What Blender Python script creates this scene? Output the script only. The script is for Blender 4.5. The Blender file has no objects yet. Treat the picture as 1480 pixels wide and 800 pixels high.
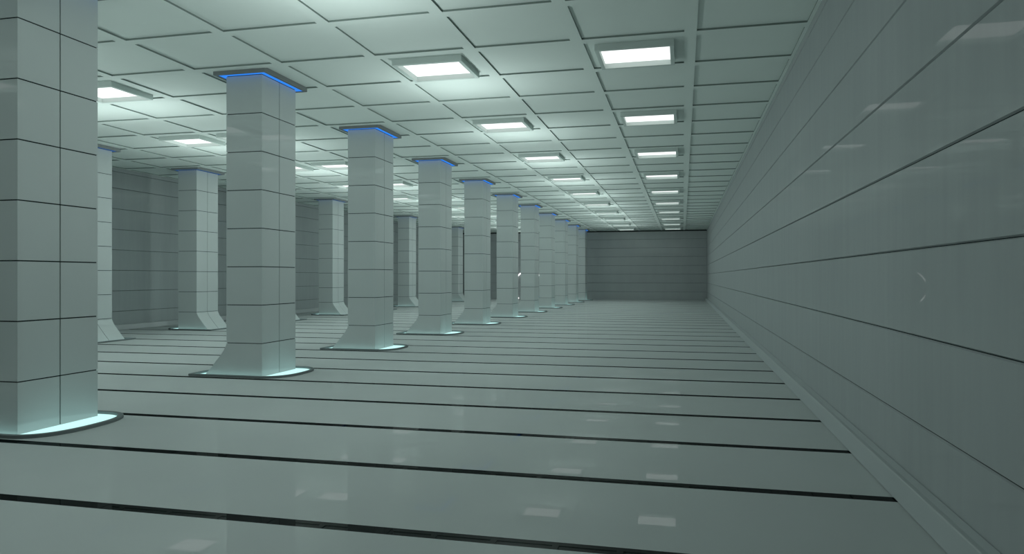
import bpy, bmesh, math, random
random.seed(4)
sc = bpy.context.scene
C = sc.collection

# ------------------------------------------------------------------ measured place (metres)
EYE = 1.5594
YAW = 0.2345
FOCAL_PX = 1034.63
CEIL = 4.77                      # underside of the ceiling ribs
PANEL = 4.794                     # underside of the recessed ceiling panels
XR, XL = 1.57, -16.2             # side walls
YF, YN = 50.2, -6.5              # far and near walls
CELL_Y = 1.40393                 # ceiling cells and floor slabs along the hall
CELL_X = 1.5097
BAY = 3 * CELL_Y                 # pillar and lamp spacing
PW, PD = 0.628, 0.9936           # pillar section
AX1 = -6.384                     # right faces of the nearer row
BX1 = -13.950                    # right faces of the second row
PY0 = 5.7348                     # front face of the first pillar

FILL_WATTS = 59
# ------------------------------------------------------------------ materials
def nodes(name):
    m = bpy.data.materials.new(name); m.use_nodes = True
    nt = m.node_tree; nt.nodes.clear()
    return m, nt, nt.nodes.new('ShaderNodeOutputMaterial')

def lacquer(name, col, refl=0.02, gloss_rough=0.02, vary=0.03, scale=(1, 1, 1), nscale=1.2, rough=0.7):
    """diffuse body under a faint clear polished coat, slight uneven tone"""
    m, nt, out = nodes(name)
    N, L = nt.nodes, nt.links
    tc = N.new('ShaderNodeTexCoord'); mp = N.new('ShaderNodeMapping')
    mp.inputs['Scale'].default_value = scale
    no = N.new('ShaderNodeTexNoise'); no.inputs['Scale'].default_value = nscale
    no.inputs['Detail'].default_value = 5; no.inputs['Roughness'].default_value = 0.6
    L.new(tc.outputs['Object'], mp.inputs['Vector']); L.new(mp.outputs['Vector'], no.inputs['Vector'])
    rp = N.new('ShaderNodeValToRGB')
    rp.color_ramp.elements[0].position = 0.3; rp.color_ramp.elements[1].position = 0.7
    rp.color_ramp.elements[0].color = [c * (1 - vary) for c in col] + [1]
    rp.color_ramp.elements[1].color = [min(1, c * (1 + vary)) for c in col] + [1]
    L.new(no.outputs['Fac'], rp.inputs['Fac'])
    b = N.new('ShaderNodeBsdfPrincipled')
    b.inputs['Roughness'].default_value = rough
    b.inputs['Specular IOR Level'].default_value = 0.0
    L.new(rp.outputs['Color'], b.inputs['Base Color'])
    g = N.new('ShaderNodeBsdfGlossy'); g.inputs['Roughness'].default_value = gloss_rough
    g.inputs['Color'].default_value = (1, 1, 1, 1)
    mx = N.new('ShaderNodeMixShader'); mx.inputs['Fac'].default_value = refl
    L.new(b.outputs[0], mx.inputs[1]); L.new(g.outputs[0], mx.inputs[2])
    L.new(mx.outputs[0], out.inputs['Surface'])
    return m

def glow(name, col, strength):
    m, nt, out = nodes(name)
    e = nt.nodes.new('ShaderNodeEmission')
    e.inputs['Color'].default_value = (*col, 1); e.inputs['Strength'].default_value = strength
    nt.links.new(e.outputs[0], out.inputs['Surface'])
    return m

M = dict(
    floor=lacquer('pale_polished_floor', (0.415, 0.455, 0.45), 0.050, 0, 0.02, (.6, .6, .6)),
    joint=lacquer('black_floor_inlay', (0.004, 0.006, 0.006), 0.05, 0, 0.0),
    wall=lacquer('grey_green_wall_panel', (0.325, 0.36, 0.36), 0.040, 0, 0.035, (1, 3, .25), 2.0),
    seam=lacquer('dark_panel_seam', (0.02, 0.03, 0.03), 0.0, 0, 0.0),
    tile=lacquer('pale_pillar_tile', (0.44, 0.485, 0.48), 0.045, 0, 0.015),
    kerb=lacquer('grey_skirting', (0.34, 0.38, 0.38), 0.04, 0.25, 0.01),
    panel=lacquer('matt_ceiling_panel', (0.725, 0.80, 0.767), 0.0, 0, 0.012),
    rib=lacquer('matt_ceiling_rib', (0.725, 0.80, 0.767), 0.0, 0, 0.0),
    reveal=lacquer('shaded_panel_reveal', (0.22, 0.27, 0.25), 0.0, 0, 0.0),  # shade on the recess edges, put into their colour
    black=lacquer('black_shadow_gap', (0.02, 0.025, 0.025), 0.0, 0, 0.0),
    house=lacquer('light_grey_enamel', (0.58, 0.66, 0.63), 0.0, 0, 0.0),
    rim=lacquer('dark_grey_base_rim', (0.16, 0.19, 0.19), 0.03, 0, 0.0),
    collar=lacquer('dark_grey_collar', (0.21, 0.235, 0.235), 0.0, 0, 0.0),
    lampA=glow('white_lamp_strong', (0.97, 1.0, 0.99), 1.35),
    lampB=glow('white_lamp_soft', (0.97, 1.0, 0.99), 1.35),
    base_glow=glow('icy_base_light', (0.60, 1.0, 0.97), 1.1),
    blueA=glow('blue_collar_light', (0.035, 0.25, 0.90), 1.0),
    blueB=glow('dim_blue_collar_light', (0.05, 0.20, 0.6), 0.6),
    ring_white=glow('white_ring_light', (1, 1, 1), 1.6),
    ring_blue=glow('pale_blue_ring_light', (0.05, 0.30, 0.55), 0.7),
)

# ------------------------------------------------------------------ mesh helpers
class MB:
    def __init__(s): s.v = []; s.f = []; s.m = []
    def quad(s, a, b, c, d, mi=0):
        n = len(s.v); s.v += [a, b, c, d]; s.f.append((n, n+1, n+2, n+3)); s.m.append(mi)
    def box(s, x0, x1, y0, y1, z0, z1, mi=0):
        n = len(s.v)
        s.v += [(x0,y0,z0),(x1,y0,z0),(x1,y1,z0),(x0,y1,z0),(x0,y0,z1),(x1,y0,z1),(x1,y1,z1),(x0,y1,z1)]
        for q in ((0,3,2,1),(4,5,6,7),(0,1,5,4),(1,2,6,5),(2,3,7,6),(3,0,4,7)):
            s.f.append(tuple(n+i for i in q)); s.m.append(mi)
    def prism_y(s, prof, y0, y1, mi=0):
        """closed profile [(x,z)] extruded along y"""
        n = len(s.v); k = len(prof)
        s.v += [(x, y0, z) for x, z in prof] + [(x, y1, z) for x, z in prof]
        for i in range(k):
            j = (i+1) % k; s.f.append((n+i, n+j, n+k+j, n+k+i)); s.m.append(mi)
        s.f.append(tuple(n+i for i in range(k))[::-1]); s.m.append(mi)
        s.f.append(tuple(n+k+i for i in range(k))); s.m.append(mi)
    def ring_z(s, outer, inner, z0, z1, mi=0):
        """frame between two loops of equal length"""
        n = len(s.v); k = len(outer)
        for loop, z in ((outer, z0), (outer, z1), (inner, z1), (inner, z0)):
            s.v += [(x, y, z) for x, y in loop]
        for i in range(k):
            j = (i+1) % k
            for r in range(4):
                q = (r+1) % 4
                s.f.append((n+r*k+i, n+r*k+j, n+q*k+j, n+q*k+i)); s.m.append(mi)
    def slab_z(s, loop, z0, z1, mi=0):
        n = len(s.v); k = len(loop)
        s.v += [(x, y, z0) for x, y in loop] + [(x, y, z1) for x, y in loop]
        for i in range(k):
            j = (i+1) % k; s.f.append((n+i, n+j, n+k+j, n+k+i)); s.m.append(mi)
        s.f.append(tuple(n+i for i in range(k))[::-1]); s.m.append(mi)
        s.f.append(tuple(n+k+i for i in range(k))); s.m.append(mi)
    def build(s, name, mats, parent=None, bevel=0, loc=None, smooth=False):
        me = bpy.data.meshes.new(name)
        me.from_pydata(s.v, [], s.f)
        for mt in (mats if isinstance(mats, (list, tuple)) else [mats]): me.materials.append(mt)
        me.polygons.foreach_set('material_index', s.m)
        bm = bmesh.new(); bm.from_mesh(me)
        bmesh.ops.recalc_face_normals(bm, faces=bm.faces)
        bm.to_mesh(me); bm.free(); me.update()
        if smooth:
            me.polygons.foreach_set('use_smooth', [True]*len(me.polygons))
        o = bpy.data.objects.new(name, me); C.objects.link(o)
        if parent: o.parent = parent
        if loc: o.location = loc
        if bevel:
            b = o.modifiers.new('bevel', 'BEVEL'); b.width = bevel; b.segments = 2; b.limit_method = 'ANGLE'
            b.harden_normals = False
        return o

def structure(o): o['kind'] = 'structure'; return o

def thing(name, loc, label, cat, group=None):
    o = bpy.data.objects.new(name, None); C.objects.link(o); o.location = loc
    o['label'] = label; o['category'] = cat
    if group: o['group'] = group
    o['kind'] = 'thing'
    return o

def dup(root, loc, label):
    r = root.copy(); C.objects.link(r); r.location = loc; r['label'] = label
    for ch in list(root.children):
        c = ch.copy(); C.objects.link(c); c.parent = r
    return r

# ------------------------------------------------------------------ floor: pale slabs with black inlaid strips
JW = 0.115
b = MB()
joints = []
k = -8
while 5.505 + CELL_Y*k < YF - .1:
    joints.append(5.505 + CELL_Y*k); k += 1
y = YN
for j in joints:
    a0, a1 = max(YN, j - JW/2), j + JW/2
    if a0 > y: b.quad((XL, y, 0), (XR, y, 0), (XR, a0, 0), (XL, a0, 0), 0)
    b.quad((XL, a0, 0), (XR, a0, 0), (XR, a1, 0), (XL, a1, 0), 1)
    y = a1
b.quad((XL, y, 0), (XR, y, 0), (XR, YF, 0), (XL, YF, 0), 0)
n = len(b.v)
b.box(XL-.2, XR+.2, YN-.2, YF+.2, -.25, -.002, 1)
structure(b.build('floor', [M['floor'], M['joint']]))

# ------------------------------------------------------------------ ceiling: ribs with recessed panels
RX, RY = 0.16, 0.165
xs = []                                        # recess spans in x
for i in range(-1, 12):
    l = 0.176 - CELL_X*i; r = l + CELL_X - RX
    l = max(l, XL + .03); r = min(r, XR - .03)
    if r - l > .15: xs.append((l, r))
xs.sort()
ys = []
for j in range(-12, 36):
    far = 8.25 + CELL_Y*j; near = far - CELL_Y + RY
    near = max(near, YN + .03); far = min(far, YF - .03)
    if far - near > .15: ys.append((near, far))
b = MB()
def rib(x0, x1, y0, y1):
    if x1 - x0 > 1e-4 and y1 - y0 > 1e-4: b.quad((x0,y0,CEIL),(x1,y0,CEIL),(x1,y1,CEIL),(x0,y1,CEIL),1)
prev = YN
for (y0, y1) in ys:
    rib(XL, XR, prev, y0)
    px = XL
    for (x0, x1) in xs:
        rib(px, x0, y0, y1); px = x1
        b.quad((x0,y0,PANEL),(x1,y0,PANEL),(x1,y1,PANEL),(x0,y1,PANEL),0)
        b.quad((x0,y0,CEIL),(x1,y0,CEIL),(x1,y0,PANEL),(x0,y0,PANEL),2)
        b.quad((x0,y1,CEIL),(x1,y1,CEIL),(x1,y1,PANEL),(x0,y1,PANEL),2)
        b.quad((x0,y0,CEIL),(x0,y1,CEIL),(x0,y1,PANEL),(x0,y0,PANEL),2)
        b.quad((x1,y0,CEIL),(x1,y1,CEIL),(x1,y1,PANEL),(x1,y0,PANEL),2)
    rib(px, XR, y0, y1)
    prev = y1
rib(XL, XR, prev, YF)
b.box(XL-.2, XR+.2, YN-.2, YF+.2, PANEL+.004, PANEL+.25, 1)
structure(b.build('ceiling', [M['panel'], M['rib'], M['reveal']]))

# ------------------------------------------------------------------ walls: horizontal panels with grooves
SEAMS = [0.547 + 0.6035*i for i in range(7)] + [4.652]
GW, GD = 0.022, 0.014
def wall_profile():
    """(depth into the wall, z, material of the face above) from bottom to top"""
    pts = [(0, -.0, 0)]
    for z in SEAMS:
        w = GW if z < 4.5 else 0.024
        pts += [(0, z - w/2, 0), (GD, z - w*.12, 1), (GD, z + w*.12, 0), (0, z + w/2, 0)]
    pts.append((0, CEIL + .02, 0))
    return pts
def side_wall(name, x, sgn):
    b = MB(); p = wall_profile()
    for (d0, z0, m0), (d1, z1, _) in zip(p, p[1:]):
        b.quad((x+sgn*d0, YN, z0), (x+sgn*d0, YF, z0), (x+sgn*d1, YF, z1), (x+sgn*d1, YN, z1), m0)
    b.box(min(x+sgn*.02, x+sgn*.2), max(x+sgn*.02, x+sgn*.2), YN-.2, YF+.2, -.2, CEIL+.2, 0)
    return structure(b.build(name, [M['wall'], M['seam']]))
side_wall('wall_right', XR, 1)
side_wall('wall_left', XL, -1)
def end_wall(name, y, sgn):
    b = MB(); p = wall_profile()[:-5] + [(0, 4.69, 2), (.03, 4.695, 2), (.03, CEIL+.02, 2)]
    for (d0, z0, m0), (d1, z1, _) in zip(p, p[1:]):
        b.quad((XL, y+sgn*d0, z0), (XR, y+sgn*d0, z0), (XR, y+sgn*d1, z1), (XL, y+sgn*d1, z1), m0)
    b.box(XL-.2, XR+.2, min(y+sgn*.035, y+sgn*.2), max(y+sgn*.035, y+sgn*.2), -.2, CEIL+.2, 0)
    return structure(b.build(name, [M['wall'], M['seam'], M['black']]))
end_wall('wall_far', YF, 1)
end_wall('wall_near', YN, -1)

# rounded skirting kerbs
def kerb(name, xw, sgn):
    prof = [(0, 0), (.118, 0), (.118, .007), (.127, .009), (.089, .140)]
    for i in range(6):
        a = math.radians(16 + 56*i/5)
        prof.append((.078 + .012*math.cos(a), .137 + .012*math.sin(a)))
    prof += [(.055, .150), (.010, .164), (.007, .158), (-.012, .157), (-.012, 0)]
    b = MB(); b.prism_y([(xw - sgn*x, z) for x, z in prof], YN, YF)
    o = b.build(name, M['kerb'])
    return structure(o)
kerb('baseboard_right', XR, 1)
kerb('baseboard_left', XL, -1)

# ------------------------------------------------------------------ pillars
def curve_pts(side):
    """foot flare on one side: offset outward from the shaft against height"""
    base = [(0, .515), (.006, .485), (.028, .44), (.062, .38), (.110, .32), (.176, .243), (.250, .155), (.322, .075), (.394, 0.0)]
    return base

def pillar(name, side, label, row_mats):
    """side = -1 the foot flares to -x (glowing arc on +x), +1 mirrored; origin centre of section"""
    t = thing(name, (0, 0, 0), label, 'pillar')
    hw, hd, g = PW/2, PD/2, 0.007
    b = MB()
    for (ya, yb) in ((-hd, -g), (g, hd)):
        fl = curve_pts(side)
        prof = [(side*(hw + o), z) for o, z in fl][::-1] + [(-side*hw, .515), (-side*hw, 0)]
        b.prism_y(prof, ya, yb, 0)
        for i in range(7):
            z0 = .52 + .6*i + .007; z1 = min(.52 + .6*(i+1) - .006, CEIL)
            b.box(-hw, hw, ya, yb, z0, z1, 0)
    c = .010
    b.box(-hw + c, hw - c, -hd + c, hd - c, 0, CEIL - .001, 1)
    fl = [(side*(hw + o - .012), z) for o, z in curve_pts(side)][::-1] + [(0, .515), (0, 0)]
    b.prism_y(fl, -.05, .05, 1)
    b.build('shaft', [M['tile'], M['seam']], t)
    # foot: D shaped rim round a glowing tray
    xo = hw + .595                       # straight side beyond the flare
    yo = hd + .150
    ax, ex = .435, 2.5                   # arc reach and fullness
    def loop(i):
        pts = []
        A, B, X = ax + .02 - i, yo - i, xo - i
        r = .03
        pts += [(side*(X), B - r), (side*(X - r*.3), B - r*.3), (side*(X - r), B)]
        N = 40
        for q in range(N+1):
            a = math.pi/2 - math.pi*q/N
            cx = abs(math.cos(a))**(2/ex) * A
            cy = abs(math.sin(a))**(2/ex) * B * (1 if a > 0 else -1)
            pts.append((-side*(hw + cx), cy))
        pts += [(side*(X - r), -B), (side*(X - r*.3), -B + r*.3), (side*X, -B + r)]
        return pts
    o_, i_ = loop(0), loop(.05)
    b = MB(); b.ring_z(o_, i_, 0, .034); b.build('base_rim', M['rim'], t, bevel=.004)
    b = MB(); b.slab_z(loop(.0505), 0.0005, .004); b.build('base_light', M['base_glow'], t)
    # collar
    m = .140
    R = lambda k: [(-hw-k, -hd-k), (hw+k, -hd-k), (hw+k, hd+k), (-hw-k, hd+k)]
    b = MB(); b.ring_z(R(m), R(m - .045), CEIL - .056, CEIL + .018); b.build('collar_frame', M['collar'], t, bevel=.003)
    b = MB(); b.ring_z(R(m - .047), R(0.001), CEIL - .046, CEIL - .030); b.build('collar_light', row_mats, t)
    return t

ORD = ['first', 'second', 'third', 'fourth', 'fifth', 'sixth', 'seventh', 'eighth', 'ninth', 'tenth', 'eleventh']
A_LAB = [
    'huge tiled pillar at the left edge of the view, nearest the camera',
    'tall tiled pillar with a bright blue collar, second from the camera in the nearer row',
    'tiled pillar with blue collar, third from the camera in the nearer row',
    'tiled pillar, fourth from the camera in the nearer row',
    'tiled pillar, fifth from the camera in the nearer row',
    'tiled pillar, sixth in the nearer row, just left of the glowing ring sliver',
    'tiled pillar, seventh in the nearer row, just right of the glowing ring sliver',
    'small distant tiled pillar, eighth from the camera in the nearer row',
    'small distant tiled pillar, ninth in the nearer row, third from its far end',
    'narrow distant tiled pillar, tenth in the nearer row, last but one',
    'farthest tiled pillar of the nearer row, standing against the far wall']
protoA = pillar('tiled_pillar', -1, A_LAB[0], M['blueA'])
protoA['group'] = 'pillars of the nearer row'
for i in range(11):
    loc = (AX1 - PW/2, PY0 + BAY*i + PD/2, 0)
    if i == 0: protoA.location = loc
    else: dup(protoA, loc, A_LAB[i])
B_LAB = {
    1: 'tiled pillar of the second row hidden behind the huge nearest pillar',
    2: 'leftmost pillar of the second row, showing just right of the huge nearest pillar',
    3: 'second-row pillar with its flared foot in full view between the first and second nearer pillars',
    4: 'second-row pillar behind the second nearer pillar, only its foot tip showing',
    5: 'second-row pillar seen in the gap between the second and third nearer pillars',
    6: 'second-row pillar seen in the gap between the third and fourth nearer pillars',
    7: 'second-row pillar seen in the gap between the fourth and fifth nearer pillars',
    8: 'second-row pillar lost behind the fifth nearer pillar',
    9: 'last but one pillar of the second row, lost behind the sixth nearer pillar',
    10: 'farthest pillar of the second row by the far wall'}
protoB = None
for i, lab in B_LAB.items():
    loc = (BX1 - PW/2, PY0 + BAY*i + PD/2, 0)
    if protoB is None:
        protoB = pillar('tiled_pillar', 1, lab, M['blueB']); protoB['group'] = 'pillars of the second row'
        protoB.location = loc
    else: dup(protoB, loc, lab)

# ------------------------------------------------------------------ ceiling lights
def lamp(label, glowmat):
    t = thing('ceiling_light', (0, 0, 0), label, 'ceiling light')
    hx, hy, w = .54, .48, .058
    R = lambda k: [(-hx+k, -hy+k), (hx-k, -hy+k), (hx-k, hy-k), (-hx+k, hy-k)]
    b = MB(); b.ring_z(R(0), R(w), CEIL - .065, PANEL); b.build('housing', M['house'], t, bevel=.003)
    b = MB(); b.slab_z(R(w), PANEL - .012, PANEL - .001); b.build('diffuser', glowmat, t)
    return t
LCOLS = [(-0.659, 'of the right wall column', 'lights along the right wall', 'B'),
         (-3.678, 'of the mid-aisle column', 'lights over the middle of the aisle', 'A'),
         (-9.717, 'just behind the nearer pillar row', 'lights behind the nearer pillars', 'A'),
         (-11.227, 'just before the second pillar row', 'lights before the second pillar row', 'A')]
for cx, where, grp, kind in LCOLS:
    proto = None
    for k in range(-2, 10):
        if k == 9: pos = 'farthest'
        elif k >= 0: pos = ORD[k] + ' in view' if k else 'nearest in view'
        else: pos = 'overhead, out of view' if k == -1 else 'behind the camera'
        lab = 'square ceiling light %s, %s' % (where, pos)
        loc = (cx, 10.435 + BAY*k, 0)
        if proto is None:
            proto = lamp(lab, M['lampA'] if kind == 'A' else M['lampB']); proto['group'] = grp; proto.location = loc
        else: dup(proto, loc, lab)

# added fixtureless point lights below the three inner lamp columns, brightening ceiling and hall
def add_fill(cx, k, watts, col):
    l = bpy.data.lights.new('added_fill_light', 'POINT'); l.energy = watts; l.color = col
    l.shadow_soft_size = 0
    o = bpy.data.objects.new('added_fill_light', l); C.objects.link(o); o.location = (cx, 11.4 + BAY*k, CEIL - 1.30)
for cx, where, grp, kind in LCOLS:
    for k in range(-2, 9):
        if kind == 'A': add_fill(cx, k, FILL_WATTS * (.8 if k == 8 else 1) * (1 if cx > -5 else .7), (0.875, 1.0, 0.975))

# ------------------------------------------------------------------ ring of light at the far wall
t = thing('ring_light', (-10.75, YF - .05, .0), 'large glowing ring standing against the far wall, seen as slivers between two distant pillars', 'ring light')
def arc(name, a0, a1, r, tube, mat):
    b = MB(); N, K = 48, 10
    cz = .86
    pts = []
    for i in range(N+1):
        a = math.radians(a0 + (a1 - a0)*i/N)
        ring = []
        for q in range(K):
            c = 2*math.pi*q/K
            rr = r + tube*math.cos(c)
            ring.append((rr*math.cos(a), tube*math.sin(c), cz + rr*math.sin(a)))
        pts.append(ring)
    for ring in pts: b.v += ring
    for i in range(N):
        for q in range(K):
            p = (q+1) % K
            b.f.append((i*K+q, i*K+p, (i+1)*K+p, (i+1)*K+q)); b.m.append(0)
    b.f.append(tuple(range(K))); b.m.append(0)
    b.f.append(tuple(N*K + q for q in range(K))); b.m.append(0)
    return b.build(name, mat, t, smooth=True)
arc('white_arc', 42, 229, 1.12, .045, M['ring_white'])['label'] = 'white glowing arc'
arc('blue_arc', -44, 36, 1.06, .04, M['ring_blue'])['label'] = 'pale blue glowing arc'

# ------------------------------------------------------------------ world, camera, view
w = bpy.data.worlds.new('World'); sc.world = w; w.use_nodes = True
w.node_tree.nodes['Background'].inputs[0].default_value = (0, 0, 0, 1)
cam = bpy.data.cameras.new('camera'); co = bpy.data.objects.new('camera', cam); C.objects.link(co)
cam.sensor_width = 36; cam.lens = 36*FOCAL_PX/1480
cam.clip_start = .05; cam.clip_end = 200
co.location = (0, 0, EYE); co.rotation_euler = (math.pi/2, 0, YAW)
sc.camera = co
vs = sc.view_settings
vs.view_transform = 'Standard'; vs.look = 'None'; vs.gamma = 1; vs.exposure = 0; vs.use_curve_mapping = False
